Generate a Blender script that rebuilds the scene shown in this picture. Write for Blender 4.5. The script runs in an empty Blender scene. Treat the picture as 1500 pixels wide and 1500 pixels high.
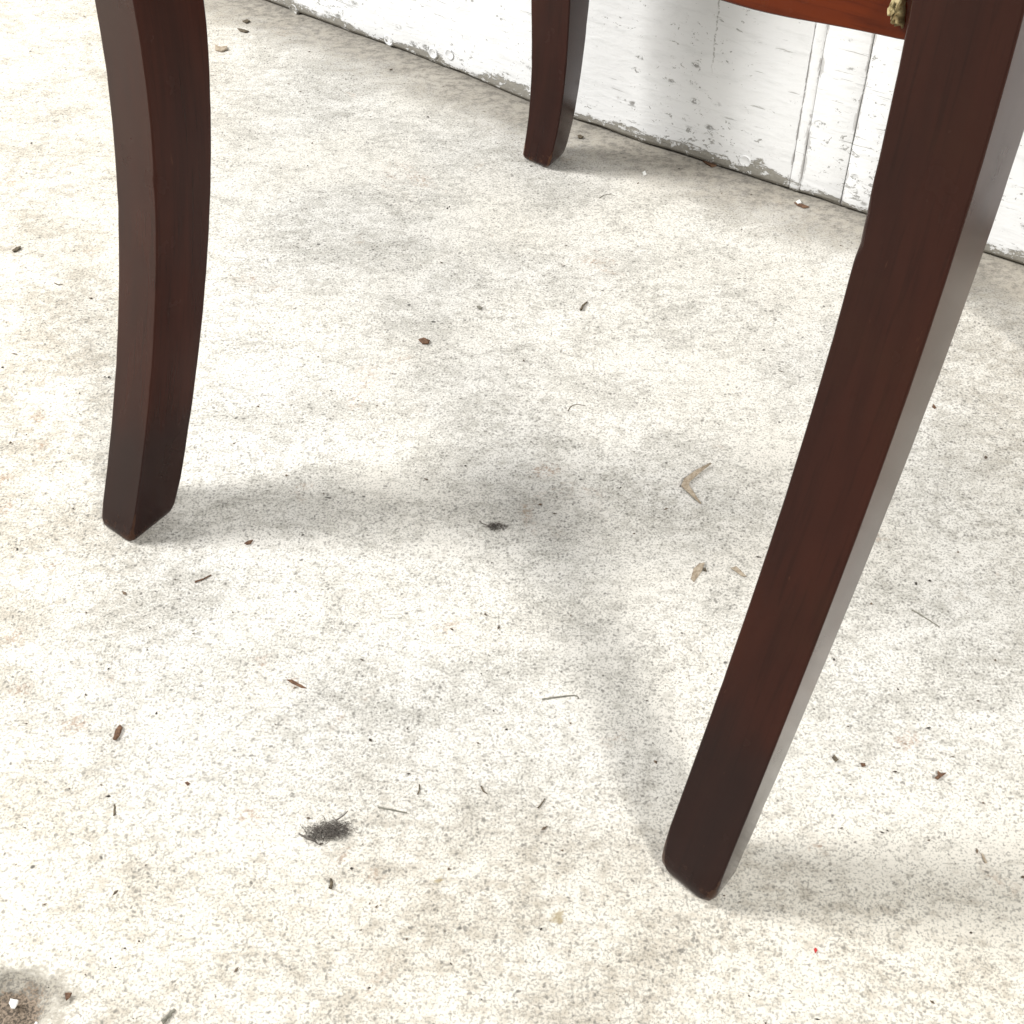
import bpy, bmesh, math, random
import numpy as np
from mathutils import Vector, Matrix, noise

# ------------------------------------------------------------------ camera
CAM_H, PITCH, FPX = 0.56, 46.0, 2000.0          # metres, degrees down, focal length for a 1500 px frame
scene = bpy.context.scene
col = scene.collection
cd = bpy.data.cameras.new("camera")
cam = bpy.data.objects.new("camera", cd)
col.objects.link(cam)
cd.sensor_width = 36.0
cd.lens = 36.0 * FPX / 1500.0
cd.clip_start, cd.clip_end = 0.02, 60.0
cam.location = (0, 0, CAM_H)
cam.rotation_euler = (math.radians(90 - PITCH), 0, 0)
scene.camera = cam

# ------------------------------------------------------------------ light
world = bpy.data.worlds.new("World")
scene.world = world
world.use_nodes = True
bg = world.node_tree.nodes["Background"]
bg.inputs[0].default_value = (0.90, 0.95, 1.0, 1)
bg.inputs[1].default_value = 0.27

def area(name, loc, target, size, power, colour):
    ld = bpy.data.lights.new(name, 'AREA')
    ld.shape = 'RECTANGLE'
    ld.size, ld.size_y = size
    ld.energy = power
    ld.color = colour
    o = bpy.data.objects.new(name, ld)
    col.objects.link(o)
    o.location = loc
    o.rotation_euler = (Vector(target) - Vector(loc)).to_track_quat('-Z', 'Y').to_euler()
    return o
area("window_light", (-2.1, 0.98, 1.60), (0.1, 0.6, 0.0), (0.70, 0.75), 104, (1.0, 0.985, 0.955))
area("doorway_light", (1.3, -1.5, 2.3), (0.0, 0.6, 0.0), (0.6, 0.6), 84, (1.0, 0.975, 0.925))

scene.render.engine = 'CYCLES'
vs = scene.view_settings
vs.view_transform = 'Standard'
vs.look = 'None'
vs.exposure = 0.0
vs.gamma = 1.0
vs.use_curve_mapping = False

# ------------------------------------------------------------------ pixel -> place helpers
_p = math.radians(PITCH)
CF = np.array([0, math.cos(_p), -math.sin(_p)])
CX = np.array([1.0, 0, 0])
CU = np.cross(CX, CF)
CP = np.array([0, 0, CAM_H])
def ray(px):
    return CF * FPX + CX * (px[0] - 750) - CU * (px[1] - 750)
def G(x, y, z=0.0):
    """the point of the floor seen at a pixel of the photograph"""
    d = ray((x, y))
    t = (z - CAM_H) / d[2]
    P = CP + d * t
    return Vector((P[0], P[1], z))
def on_plane(px, g, az):
    """height and run of the point of an upright plane through g (azimuth az) seen at a pixel"""
    d = ray(px)
    n = np.array([-math.sin(az), math.cos(az), 0])
    g3 = np.array([g[0], g[1], 0])
    P = CP + d * (((g3 - CP) @ n) / (d @ n))
    return P[2], float((P - g3) @ np.array([math.cos(az), math.sin(az), 0]))
def project(P):
    P = np.asarray(P) - CP
    dd = P @ CF
    return 750 + FPX * (P @ CX) / dd, 750 - FPX * (P @ CU) / dd
def dirv(deg):
    return Vector((math.cos(math.radians(deg)), math.sin(math.radians(deg)), 0))

# ------------------------------------------------------------------ object helpers
def link(name, me, mat=None, parent=None):
    o = bpy.data.objects.new(name, me)
    col.objects.link(o)
    if mat: me.materials.append(mat)
    if parent: o.parent = parent
    return o
def mesh(name, verts, faces, smooth=True):
    me = bpy.data.meshes.new(name)
    me.from_pydata([tuple(v) for v in verts], [], faces)
    me.update()
    if smooth:
        me.polygons.foreach_set("use_smooth", [True] * len(me.polygons))
    return me
def tag(o, label, cat, group=None, kind=None):
    if label: o["label"] = label
    if cat: o["category"] = cat
    if group: o["group"] = group
    if kind: o["kind"] = kind
    return o
def empty(name, loc):
    o = bpy.data.objects.new(name, None)
    col.objects.link(o)
    o.location = loc
    o.empty_display_size = 0.05
    return o
def fattr(me, name, vals):
    a = me.attributes.new(name, 'FLOAT', 'POINT')
    a.data.foreach_set("value", [float(v) for v in vals])

# ------------------------------------------------------------------ material helpers
class NT:
    def __init__(s, name):
        s.m = bpy.data.materials.new(name)
        s.m.use_nodes = True
        s.t = s.m.node_tree
        s.b = s.t.nodes["Principled BSDF"]
    def n(s, typ, **kw):
        nd = s.t.nodes.new(typ)
        for k, v in kw.items(): setattr(nd, k, v)
        return nd
    def l(s, a, b): s.t.links.new(a, b)
    def put(s, sock, v):
        if isinstance(v, bpy.types.NodeSocket): s.l(v, sock)
        else: sock.default_value = v
    def math(s, op, a, b=0.0, c=None, clamp=False):
        nd = s.n("ShaderNodeMath", operation=op, use_clamp=clamp)
        s.put(nd.inputs[0], a); s.put(nd.inputs[1], b)
        if c is not None: s.put(nd.inputs[2], c)
        return nd.outputs[0]
    def ss(s, v, lo, hi, a=0.0, b=1.0):
        nd = s.n("ShaderNodeMapRange", interpolation_type='SMOOTHSTEP')
        s.put(nd.inputs[0], v); s.put(nd.inputs[1], lo); s.put(nd.inputs[2], hi)
        s.put(nd.inputs[3], a); s.put(nd.inputs[4], b)
        return nd.outputs[0]
    def mix(s, f, a, b):
        nd = s.n("ShaderNodeMix", data_type='RGBA')
        s.put(nd.inputs[0], f)
        for i, v in ((6, a), (7, b)):
            if isinstance(v, tuple) and len(v) == 3: v = (*v, 1)
            s.put(nd.inputs[i], v)
        return nd.outputs[2]
    def map(s, v, scale=(1, 1, 1), loc=(0, 0, 0), rot=(0, 0, 0)):
        nd = s.n("ShaderNodeMapping")
        s.l(v, nd.inputs[0])
        nd.inputs[1].default_value = loc; nd.inputs[2].default_value = rot; nd.inputs[3].default_value = scale
        return nd.outputs[0]
    def noise(s, v, scale, detail=3, rough=0.55, dist=0.0):
        nd = s.n("ShaderNodeTexNoise")
        s.l(v, nd.inputs["Vector"])
        nd.inputs["Scale"].default_value = scale; nd.inputs["Detail"].default_value = detail
        nd.inputs["Roughness"].default_value = rough; nd.inputs["Distortion"].default_value = dist
        return nd.outputs["Fac"]
    def vor(s, v, scale, rnd=1.0, feature='F1'):
        nd = s.n("ShaderNodeTexVoronoi", feature=feature)
        s.l(v, nd.inputs["Vector"])
        nd.inputs["Scale"].default_value = scale
        nd.inputs["Randomness"].default_value = rnd
        return nd
    def attr(s, name):
        return s.n("ShaderNodeAttribute", attribute_name=name).outputs["Fac"]
    def bump(s, h, strength=0.3, dist=0.001):
        nd = s.n("ShaderNodeBump")
        nd.inputs["Strength"].default_value = strength; nd.inputs["Distance"].default_value = dist
        s.l(h, nd.inputs["Height"]); s.l(nd.outputs[0], s.b.inputs["Normal"])
    def obj(s): return s.n("ShaderNodeTexCoord").outputs["Object"]
    def uv(s): return s.n("ShaderNodeTexCoord").outputs["UV"]
    def done(s, colour, rough, spec=0.5):
        s.put(s.b.inputs["Base Color"], colour if isinstance(colour, bpy.types.NodeSocket) else (*colour, 1))
        s.put(s.b.inputs["Roughness"], rough)
        s.b.inputs["Specular IOR Level"].default_value = spec
        return s.m
def specks(k, v, scale, rmin, rmax, keep, soft=0.35):
    """round flecks: one per Voronoi cell, radius varying, only some cells"""
    vo = k.vor(v, scale)
    sep = k.n("ShaderNodeSeparateColor")
    k.l(vo.outputs["Color"], sep.inputs[0])
    rad = k.math('MULTIPLY_ADD', sep.outputs[0], rmax - rmin, rmin)
    d = k.math('DIVIDE', vo.outputs["Distance"], rad)
    m = k.ss(d, 1 - soft, 1 + soft, 1, 0)
    on = k.math('LESS_THAN', sep.outputs[1], keep)
    return k.math('MULTIPLY', m, on)

def mat_floor():
    k = NT("worn_concrete")
    o = k.obj()
    warp = k.n("ShaderNodeVectorMath", operation='MULTIPLY_ADD')
    nz = k.n("ShaderNodeTexNoise"); k.l(o, nz.inputs["Vector"]); nz.inputs["Scale"].default_value = 240; nz.inputs["Detail"].default_value = 2
    k.l(nz.outputs["Color"], warp.inputs[0]); warp.inputs[1].default_value = (0.0035, 0.0035, 0); k.l(o, warp.inputs[2])
    w = warp.outputs[0]
    big = k.noise(o, 5.0, 4, 0.6, 0.4)
    mid = k.noise(k.map(o, (0.85, 1.2, 1), rot=(0, 0, 0.12)), 24, 5, 0.68, 0.5)
    fine = k.noise(k.map(o, (0.8, 1.15, 1), rot=(0, 0, 0.1)), 150, 4, 0.72)
    grain = k.noise(o, 760, 2, 0.7)
    c = k.mix(k.ss(big, 0.35, 0.66), (0.685, 0.660, 0.605), (0.67, 0.658, 0.628))
    worn = k.math('ADD', k.math('MULTIPLY', big, 0.40), k.math('MULTIPLY', mid, 0.60))
    wm = k.ss(worn, 0.45, 0.64)
    tan = k.ss(k.math('ADD', k.attr('tan'), k.math('MULTIPLY_ADD', big, 1.2, -0.6)), 0.1, 0.9)
    c = k.mix(k.math('MULTIPLY', tan, 0.35), c, (0.70, 0.645, 0.53))
    c = k.mix(k.math('MULTIPLY', wm, 0.36), c, k.mix(tan, (0.48, 0.465, 0.425), (0.44, 0.385, 0.30)))
    # scuffed mottling, where the pale skin is worn to the grey below
    mot = k.ss(k.math('ADD', k.math('MULTIPLY', fine, 0.78), k.math('MULTIPLY', worn, 0.46)), 0.555, 0.76)
    c = k.mix(k.math('MULTIPLY', mot, 0.64), c, k.mix(tan, (0.39, 0.375, 0.335), (0.37, 0.325, 0.26)))
    gr = k.ss(k.math('ADD', grain, k.math('MULTIPLY', worn, 0.30)), 0.635, 0.76)
    c = k.mix(k.math('MULTIPLY', gr, 0.58), c, (0.20, 0.195, 0.175))
    # warm stains
    rust = k.math('MULTIPLY', k.ss(k.noise(o, 15, 3, 0.6, 0.8), 0.62, 0.72), k.ss(k.noise(o, 330, 2, 0.7), 0.44, 0.62))
    c = k.mix(k.math('MULTIPLY', rust, 0.55), c, (0.33, 0.22, 0.14))
    # flecks
    s1 = specks(k, w, 430, 0.12, 0.38, 0.66, 0.5)
    s2 = specks(k, w, 210, 0.05, 0.18, 0.50)
    s3 = specks(k, w, 60, 0.03, 0.075, 0.38)
    c = k.mix(k.math('MULTIPLY', s1, k.math('MULTIPLY_ADD', wm, 0.30, 0.50)), c, (0.135, 0.13, 0.118))
    c = k.mix(k.math('MULTIPLY', s2, 0.62), c, (0.11, 0.105, 0.095))
    c = k.mix(k.math('MULTIPLY', s3, 0.85), c, (0.05, 0.046, 0.042))
    # grime gathered along the foot of the wall
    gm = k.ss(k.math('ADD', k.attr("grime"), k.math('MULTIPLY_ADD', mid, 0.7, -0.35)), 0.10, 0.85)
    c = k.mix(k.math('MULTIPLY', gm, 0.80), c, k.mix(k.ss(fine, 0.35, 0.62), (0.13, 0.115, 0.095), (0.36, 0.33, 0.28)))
    # broken hollow: bare grey rim and brown earth
    pit = k.math('ADD', k.attr("pit"), k.math('MULTIPLY_ADD', fine, 0.9, -0.45))
    pit = k.math('ADD', pit, k.math('MULTIPLY_ADD', grain, 0.5, -0.25))
    c = k.mix(k.math('MULTIPLY', k.ss(pit, 0.10, 0.55), 0.85), c, k.mix(k.ss(grain, .35, .65), (0.11, 0.10, 0.085), (0.40, 0.37, 0.31)))
    c = k.mix(k.ss(pit, 0.62, 0.80), c, k.mix(k.ss(grain, .35, .65), (0.06, 0.047, 0.035), (0.25, 0.195, 0.145)))
    rs = k.ss(k.math('ADD', k.attr("rusty"), k.math('MULTIPLY_ADD', k.noise(o, 300, 3, 0.75), 1.8, -0.95)), 0.15, 0.75)
    rs = k.math('MULTIPLY', rs, k.ss(k.noise(o, 430, 2, 0.7), 0.42, 0.60))
    c = k.mix(k.math('MULTIPLY', rs, 0.55), c, (0.30, 0.19, 0.12))
    st = k.attr("stain")
    c = k.mix(k.math('MULTIPLY', k.ss(k.math('ADD', st, k.math('MULTIPLY_ADD', fine, 0.8, -0.4)), 0.35, 0.6), 0.70), c, (0.27, 0.21, 0.10))
    hgt = k.math('SUBTRACT', k.math('MULTIPLY', fine, 0.5), s2)
    hgt = k.math('ADD', hgt, k.math('MULTIPLY', grain, 0.45))
    k.bump(hgt, 0.40, 0.0007)
    return k.done(c, 0.78, 0.3)

def mat_wall():
    k = NT("flaking_white_paint")
    o = k.uv()                                         # x along the wall, y up, in metres
    sep = k.n("ShaderNodeSeparateXYZ"); k.l(o, sep.inputs[0])
    u, z = sep.outputs[0], sep.outputs[1]
    n1 = k.noise(o, 9, 4, 0.6)
    n2 = k.noise(k.map(o, (0.35, 1.6, 1)), 90, 5, 0.68, 0.3)
    n3 = k.noise(o, 300, 4, 0.7)
    c = k.mix(n1, (0.85, 0.865, 0.88), (0.90, 0.905, 0.91))
    c = k.mix(k.math('MULTIPLY', k.ss(n2, 0.5, 0.68), 0.30), c, (0.62, 0.63, 0.63))
    low = k.ss(z, 0.0, 0.11, 1, 0)
    patch = k.noise(o, 15, 3, 0.6)
    chip = specks(k, k.map(o, (0.6, 1.0, 1)), 105, 0.05, 0.30, 0.42)
    chip = k.math('MULTIPLY', chip, k.ss(k.math('ADD', k.math('ADD', n3, k.math('MULTIPLY', patch, 0.45)), k.math('MULTIPLY', low, 0.10)), 0.74, 0.82))
    c = k.mix(k.math('MULTIPLY', chip, 0.85), c, (0.24, 0.235, 0.22))
    frag = k.noise(k.map(o, (0.7, 1.1, 1)), 210, 4, 0.78, 0.6)
    frag = k.ss(k.math('ADD', frag, k.math('ADD', k.math('MULTIPLY', patch, 0.36), k.math('MULTIPLY', low, 0.06))), 0.842, 0.868)
    c = k.mix(k.math('MULTIPLY', frag, 0.8), c, (0.27, 0.265, 0.25))
    scr = k.noise(k.map(o, (0.13, 1.9, 1), rot=(0, 0, 0.02)), 170, 4, 0.72, 0.2)
    p2 = k.noise(k.map(o, (1, 1, 1), loc=(4.3, 2.2, 0)), 12, 3, 0.6)
    scr = k.ss(k.math('ADD', scr, k.math('ADD', k.math('MULTIPLY', p2, 0.34), k.math('MULTIPLY', low, 0.05))), 0.845, 0.89)
    c = k.mix(k.math('MULTIPLY', scr, 0.62), c, (0.36, 0.36, 0.34))
    # foot of the wall: paint gone, grey render bare
    edge = k.math('ADD', z, k.math('MULTIPLY_ADD', n2, -0.024, k.math('ADD', k.math('MULTIPLY', k.noise(o, 20, 4, 0.7), -0.034), k.math('MULTIPLY', n3, -0.010))))
    bare = k.ss(edge, -0.0265, -0.0235, 1, 0)
    scale_ = k.math('MULTIPLY', k.ss(k.noise(o, 160, 3, 0.7), 0.56, 0.62), 0.8)
    bare = k.math('MULTIPLY', bare, k.math('SUBTRACT', 1.0, scale_))
    c = k.mix(bare, c, k.mix(n3, (0.17, 0.16, 0.14), (0.46, 0.44, 0.39)))
    # paint broken away along the panel joints
    fl = k.noise(k.map(o, (1.6, 0.45, 1), loc=(2.1, 0.7, 0)), 95, 4, 0.75, 0.4)
    for uu, wd in ((U_A + .0085, .006), (U_B, .005), (U_A, .003)):
        near = k.ss(k.math('ABSOLUTE', k.math('SUBTRACT', u, uu)), 0.0, wd, 1, 0)
        jm = k.ss(k.math('MULTIPLY_ADD', near, 0.30, fl), 0.76, 0.80)
        jm = k.math('MULTIPLY', jm, near)
        c = k.mix(k.math('MULTIPLY', jm, 0.75), c, (0.42, 0.41, 0.40))
    # a hairline split in the paint
    wob = k.math('MULTIPLY_ADD', k.noise(k.map(o, (0.01, 1, 1)), 85, 3, 0.7), 0.006, -0.003)
    cr = k.math('ABSOLUTE', k.math('SUBTRACT', u, k.math('ADD', wob, CRACK_U)))
    crm = k.math('MULTIPLY', k.ss(cr, 0.0003, 0.0009, 1, 0), k.math('MULTIPLY', k.ss(z, 0.07, 0.09), k.ss(n3, 0.42, 0.55)))
    c = k.mix(k.math('MULTIPLY', crm, 0.7), c, (0.30, 0.29, 0.28))
    h = k.math('ADD', k.math('MULTIPLY', n2, 0.9), k.math('MULTIPLY', n3, 0.25))
    h = k.math('SUBTRACT', h, k.math('ADD', k.math('MULTIPLY', bare, 0.9), k.math('ADD', k.math('MULTIPLY', chip, .6), k.math('MULTIPLY', scr, 0.4))))
    k.bump(h, 0.6, 0.0012)
    return k.done(c, k.math('MULTIPLY_ADD', bare, 0.3, 0.55), 0.35)

def mat_wood(name, dark, light, rough, worn=(0.115, 0.045, 0.018), spec=0.5):
    k = NT(name)
    o = k.uv()                                         # x round the section, y along the grain
    g1 = k.noise(k.map(o, (1, 0.045, 1)), 420, 4, 0.65, 0.5)
    g2 = k.noise(k.map(o, (1, 0.16, 1)), 34, 3, 0.6, 0.6)
    blot = k.noise(k.obj(), 17, 4, 0.6)
    c = k.mix(k.ss(g2, 0.3, 0.7), dark, light)
    c = k.mix(k.math('MULTIPLY', k.ss(g1, 0.50, 0.70), 0.45), c, tuple(x * 0.5 for x in dark))
    c = k.mix(k.math('MULTIPLY', k.ss(blot, 0.5, 0.72), 0.35), c, (light[0] * .85, light[1] * 1.35, light[2] * 1.1))
    wn = k.ss(k.math('ADD', k.attr("wear"), k.math('MULTIPLY_ADD', k.noise(k.obj(), 130, 4, 0.7), 1.4, -0.7)), 0.50, 0.78)
    c = k.mix(k.math('MULTIPLY', wn, 0.7), c, worn)
    foot_dark = k.ss(k.math('ADD', k.attr("foot_dark"), k.math('MULTIPLY_ADD', blot, 0.7, -0.35)), 0.35, 0.75)  # leg colour goes darker towards the foot, with a ragged noise edge
    c = k.mix(k.math('MULTIPLY', foot_dark, 0.55), c, (0.010, 0.0065, 0.0065))
    sc = k.ss(k.noise(k.map(k.obj(), (1, 1, 0.10), rot=(0.25, 0.2, 0)), 260, 3, 0.75), 0.70, 0.76)
    c = k.mix(k.math('MULTIPLY', sc, 0.35), c, (0.085, 0.034, 0.016))
    dust = specks(k, k.obj(), 46, 0.02, 0.05, 0.10)
    c = k.mix(k.math('MULTIPLY', dust, 0.7), c, (0.45, 0.40, 0.34))
    sm = k.noise(k.obj(), 38, 4, 0.6)
    r = k.math('ADD', k.math('MULTIPLY_ADD', sm, 0.22, rough - 0.11), k.math('MULTIPLY', wn, 0.2))
    k.bump(k.math('ADD', k.math('MULTIPLY', g1, 0.35), k.math('MULTIPLY', sm, 0.8)), 0.10, 0.0006)
    k.b.inputs["Coat Weight"].default_value = 1.0
    k.b.inputs["Coat IOR"].default_value = 1.22
    k.put(k.b.inputs["Coat Roughness"], k.math('MULTIPLY', r, 0.8))
    return k.done(c, r, spec)

def mat_plain(name, c1, c2, scale, rough=0.8):
    k = NT(name)
    f = k.noise(k.obj(), scale, 4, 0.65)
    k.bump(f, 0.4, 0.0006)
    return k.done(k.mix(k.ss(f, .35, .65), c1, c2), rough, 0.3)

# ------------------------------------------------------------------ the wall line, read off where it meets the floor
wall_px = [(150, -92), (400, 8), (620, 88), (770, 150), (845, 180), (1060, 250), (1250, 310), (1480, 385), (1600, 424)]
wall_pts = [G(*p) for p in wall_px]
d0 = (wall_pts[1] - wall_pts[2]).normalized(); d1 = (wall_pts[-1] - wall_pts[-3]).normalized()
wall_pts = [wall_pts[1] + d0 * 2.6] + wall_pts[1:-1] + [wall_pts[-2] + d1 * 2.2]
def chaikin(pts, it=3):
    for _ in range(it):
        out = [pts[0]]
        for a, b in zip(pts, pts[1:]):
            out += [a.lerp(b, .25), a.lerp(b, .75)]
        pts = out + [pts[-1]]
    return pts
wl = chaikin(wall_pts)
wu = [0.0]
for a, b in zip(wl, wl[1:]): wu.append(wu[-1] + (b - a).length)
def wall_at(u):
    i = int(np.clip(np.searchsorted(wu, u) - 1, 0, len(wl) - 2))
    t = (u - wu[i]) / (wu[i + 1] - wu[i])
    p = wl[i].lerp(wl[i + 1], t)
    tg = (wl[min(i + 2, len(wl) - 1)] - wl[max(i - 1, 0)]).normalized()
    return p, Vector((tg.y, -tg.x, 0))                 # outward normal, towards the room
us_d = np.linspace(0, wu[-1], 4000)
wp_d = np.array([wall_at(u)[0][:2] for u in us_d])
def u_of(px):
    """distance along the wall of the joint seen at a pixel low on the wall"""
    best, bu = 1e9, 0
    P = [project((p[0], p[1], 0.0)) for p in wp_d]
    for (x, y), u in zip(P, us_d):
        if abs(x - px[0]) < best: best, bu = abs(x - px[0]), u
    return bu
U_A = u_of((1153, 278)); U_B = u_of((1231, 303)); CRACK_U = u_of((1028, 240)); U_L = u_of((772, 150))

# ------------------------------------------------------------------ ground sheet
def axis(lo, hi, dense, coarse, a, b):
    xs = list(np.arange(a, b, dense))
    x = a
    st = dense
    left = []
    while x > lo:
        st = min(st * 1.25, coarse); x -= st; left.append(x)
    x = b; st = dense; right = []
    while x < hi:
        st = min(st * 1.25, coarse); x += st; right.append(x)
    return sorted(left) + xs + right
hole = G(12, 1478)
def lines(lo, hi, far, step, a, b, dense):
    L_ = list(np.arange(lo, a, step)) + list(np.arange(a, b, dense)) + list(np.arange(b, hi, step))
    return sorted(list(far) + L_)
xs = lines(-0.46, 0.50, [-3.0, -2.2, -1.5, -1.0, -.7, -.55, .6, .75, 1.0, 1.5, 2.2, 3.0], .0045, -0.262, -0.15, .0028)
ys = lines(0.19, 1.22, [-2.0, -1.2, -0.6, -0.2, 0, .1, 1.3, 1.45, 1.7, 2.0, 3.0], .0045, 0.20, 0.31, .0028)
stains = [(G(815, 1343), .0050, .0068), (G(710, 1192), .0035, .003), (G(640, 1290), .004, .002)]
rusts = [(G(*q), a, b) for q, a, b in (((62, 555), .006, .006), ((54, 612), .007, .010), ((62, 650), .006, .008), ((8, 742), .006, .008), ((5, 700), .006, .006),
         ((110, 1062), .010, .008), ((20, 935), .010, .007), ((367, 1197), .010, .006), ((545, 1283), .009, .004), ((503, 1254), .005, .005), ((430, 1000), .008, .004),
         ((78, 830), .006, .006), ((30, 1010), .008, .006), ((385, 968), .006, .004), ((800, 690), .012, .008), ((1330, 1085), .010, .008), ((1200, 1240), .009, .004))]
V, pit, grime, stain, rusty = [], [], [], [], []
for y in ys:
    for x in xs:
        q = Vector((x, y, 0))
        r = math.hypot((x - hole.x) / 0.025, (y - hole.y) / 0.022)
        r += 0.34 * noise.noise(q * 48) + 0.16 * noise.noise(q * 130)
        pv = max(0.0, 1.25 - r)
        if abs(x - hole.x) > .12 or abs(y - hole.y) > .12: pv = 0
        lip = min(1, max(0, pv - .45) / .35)
        z = 0.0007 * noise.noise(q * 9) + 0.0003 * noise.noise(q * 40)
        z -= 0.006 * lip + 0.0015 * min(1, pv * 2) + (0.0016 * noise.noise(q * 240) * lip)
        V.append((x, y, z)); pit.append(min(1.3, pv))
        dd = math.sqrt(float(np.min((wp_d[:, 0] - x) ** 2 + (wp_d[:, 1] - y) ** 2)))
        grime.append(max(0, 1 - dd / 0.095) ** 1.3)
        sv = 0
        for p, a, b in stains:
            if a: sv = max(sv, 1.1 - math.hypot((x - p.x) / a, (y - p.y) / b))
        stain.append(max(0, sv))
        rusty.append(max([0] + [1.15 - math.hypot((x - p.x) / a, (y - p.y) / b) for p, a, b in rusts if abs(x - p.x) < .03 and abs(y - p.y) < .03]))
nx = len(xs)
F = [(j * nx + i, j * nx + i + 1, (j + 1) * nx + i + 1, (j + 1) * nx + i) for j in range(len(ys) - 1) for i in range(nx - 1)]
me = mesh("ground", V, F)
fattr(me, "pit", pit); fattr(me, "grime", grime); fattr(me, "stain", stain); fattr(me, "rusty", rusty)
fattr(me, "tan", [min(1, max(0, (.40 - v[1]) / .12) + max(0, (-.16 - v[0]) / .12) * .8 + max(0, (v[0] - .22) / .1) * .5) for v in V])
ground = link("ground", me, mat_floor())
tag(ground, "worn pale speckled concrete floor", None, kind="structure")

# ------------------------------------------------------------------ wall of painted panels
M_WALL = mat_wall()
wall = empty("painted_wall", wall_at(U_A)[0])
tag(wall, "white painted wall with flaking paint and upright panel joints", "wall")
WO = wall.location.copy()
def wall_panel(name, u0, u1, proud,  ztop=1.5, thick=0.03, bottom=0.0022, seed=0, bev=0.0010):
    du = 0.01 if u1 - u0 < 0.7 else 0.02
    us = [u0, u0 + bev * .3, u0 + bev] + list(np.linspace(u0, u1, max(3, int((u1 - u0) / du)))[1:-1]) + [u1 - bev, u1 - bev * .3, u1]
    us = sorted(us)
    zs = [0, .004, .010] + list(np.arange(.016, .2, .007)) + [.22, .3, .5, .8, 1.15, ztop]
    vs_, fs, uvs = [], [], []
    for iu, u in enumerate(us):
        p, n = wall_at(u)
        e = min(u - u0, u1 - u)
        drop = 0 if e >= bev else bev * (1 - math.sqrt(max(0, 1 - (1 - e / bev) ** 2)))
        for iz, z in enumerate(zs):
            q = Vector((u * 1.0, z, seed))
            off = proud - drop + 0.0010 * noise.noise(q * 11) + 0.0005 * noise.noise(q * 45)
            zz = z
            if iz == 0: zz = bottom + 0.0018 * noise.noise(q * 30) + 0.0012 * noise.noise(q * 90)
            elif iz < 4: zz = z + .001
            if iz == 0: off -= .001
            P = p + n * off - WO
            if e < 1e-6:                               # uneven, paint-clogged joint edge
                P += Vector((-n.y, n.x, 0)) * (0.0006 * noise.noise(Vector((z * 38, u * 7, 5))) + .0003 * noise.noise(Vector((z * 150, u * 7, 9))))
            vs_.append((P.x, P.y, zz)); uvs.append((u, zz))
    nz = len(zs)
    for i in range(len(us) - 1):
        for j in range(nz - 1):
            fs.append((i * nz + j, (i + 1) * nz + j, (i + 1) * nz + j + 1, i * nz + j + 1))
    nf = len(vs_)
    for iu, u in enumerate(us):                        # back side
        p, n = wall_at(u)
        for z in (bottom + .0015, ztop):
            P = p - n * thick - WO
            vs_.append((P.x, P.y, z)); uvs.append((u, z))
    for i in range(len(us) - 1):
        a, b = nf + 2 * i, nf + 2 * i + 2
        fs.append((b, a, a + 1, b + 1))
        fs.append((i * nz, a, b, (i + 1) * nz))
        fs.append((i * nz + nz - 1, (i + 1) * nz + nz - 1, b + 1, a + 1))
    fs.append(tuple(range(nz - 1, -1, -1)) + (nf, nf + 1))
    L_ = len(us) - 1
    fs.append(tuple(range(L_ * nz, L_ * nz + nz)) + (nf + 2 * L_ + 1, nf + 2 * L_))
    me = mesh(name, vs_, fs)
    uvl = me.uv_layers.new(name="UVMap")
    for lp in me.loops: uvl.data[lp.index].uv = uvs[lp.vertex_index]
    o = link(name, me, M_WALL, wall)
    return o
gap = 0.0002
wall_panel("wall_panel", 0.02, U_A, 0.0)
wall_panel("bead_strip", U_A, U_A + 0.0085, 0.0008, seed=3, bev=.0016)
wall_panel("wall_panel", U_A + 0.0085, U_B - gap, 0.0006, seed=7)
wall_panel("wall_panel", U_B + gap, wu[-1] - .02, 0.0012, seed=11)

# nail heads under the paint near the foot of the wall
def nail(px):
    u = u_of(px)
    p, n = wall_at(u)
    az = math.atan2(n.x, -n.y)                         # plane along the wall
    z, s = on_plane(px, p, az)
    for _ in range(3):
        p, n = wall_at(u + s); az = math.atan2(n.x, -n.y)
        u = u + s
        z, s = on_plane(px, p, az)
    p, n = wall_at(u + s)
    t = Vector((-n.y, n.x, 0)); up = Vector((0, 0, 1))
    R_, vs_, fs, uvs = 0.0046, [], [], []
    rings = [(1.2, -.0014), (1.05, -.0002), (0.97, .0003), (0.85, .0003), (0.74, -.0001), (0.0, .0001)]
    for r, h in rings[:-1]:
        for i in range(16):
            a = i / 16 * math.tau
            rr = R_ * r * (1 + .08 * noise.noise(Vector((math.cos(a), math.sin(a), u * 40))))
            P = p + n * h + t * (rr * math.cos(a)) + up * (z + rr * math.sin(a)) - WO
            vs_.append(P); uvs.append((u + s + rr * math.cos(a), z + rr * math.sin(a) + .006))
    P = p + n * rings[-1][1] + up * z - WO
    vs_.append(P); uvs.append((u + s, z + .006))
    for k in range(4):
        for i in range(16):
            j = (i + 1) % 16
            fs.append((k * 16 + i, k * 16 + j, (k + 1) * 16 + j, (k + 1) * 16 + i))
    for i in range(16): fs.append((64 + i, 64 + (i + 1) % 16, 80))
    me = mesh("nail_head", vs_, fs)
    uvl = me.uv_layers.new(name="UVMap")
    for lp in me.loops: uvl.data[lp.index].uv = uvs[lp.vertex_index]
    link("nail_head", me, M_WALL, wall)
for q in [(430, 14), (569, 59), (634, 78), (658, 80), (1091, 236)]: nail(q)

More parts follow.
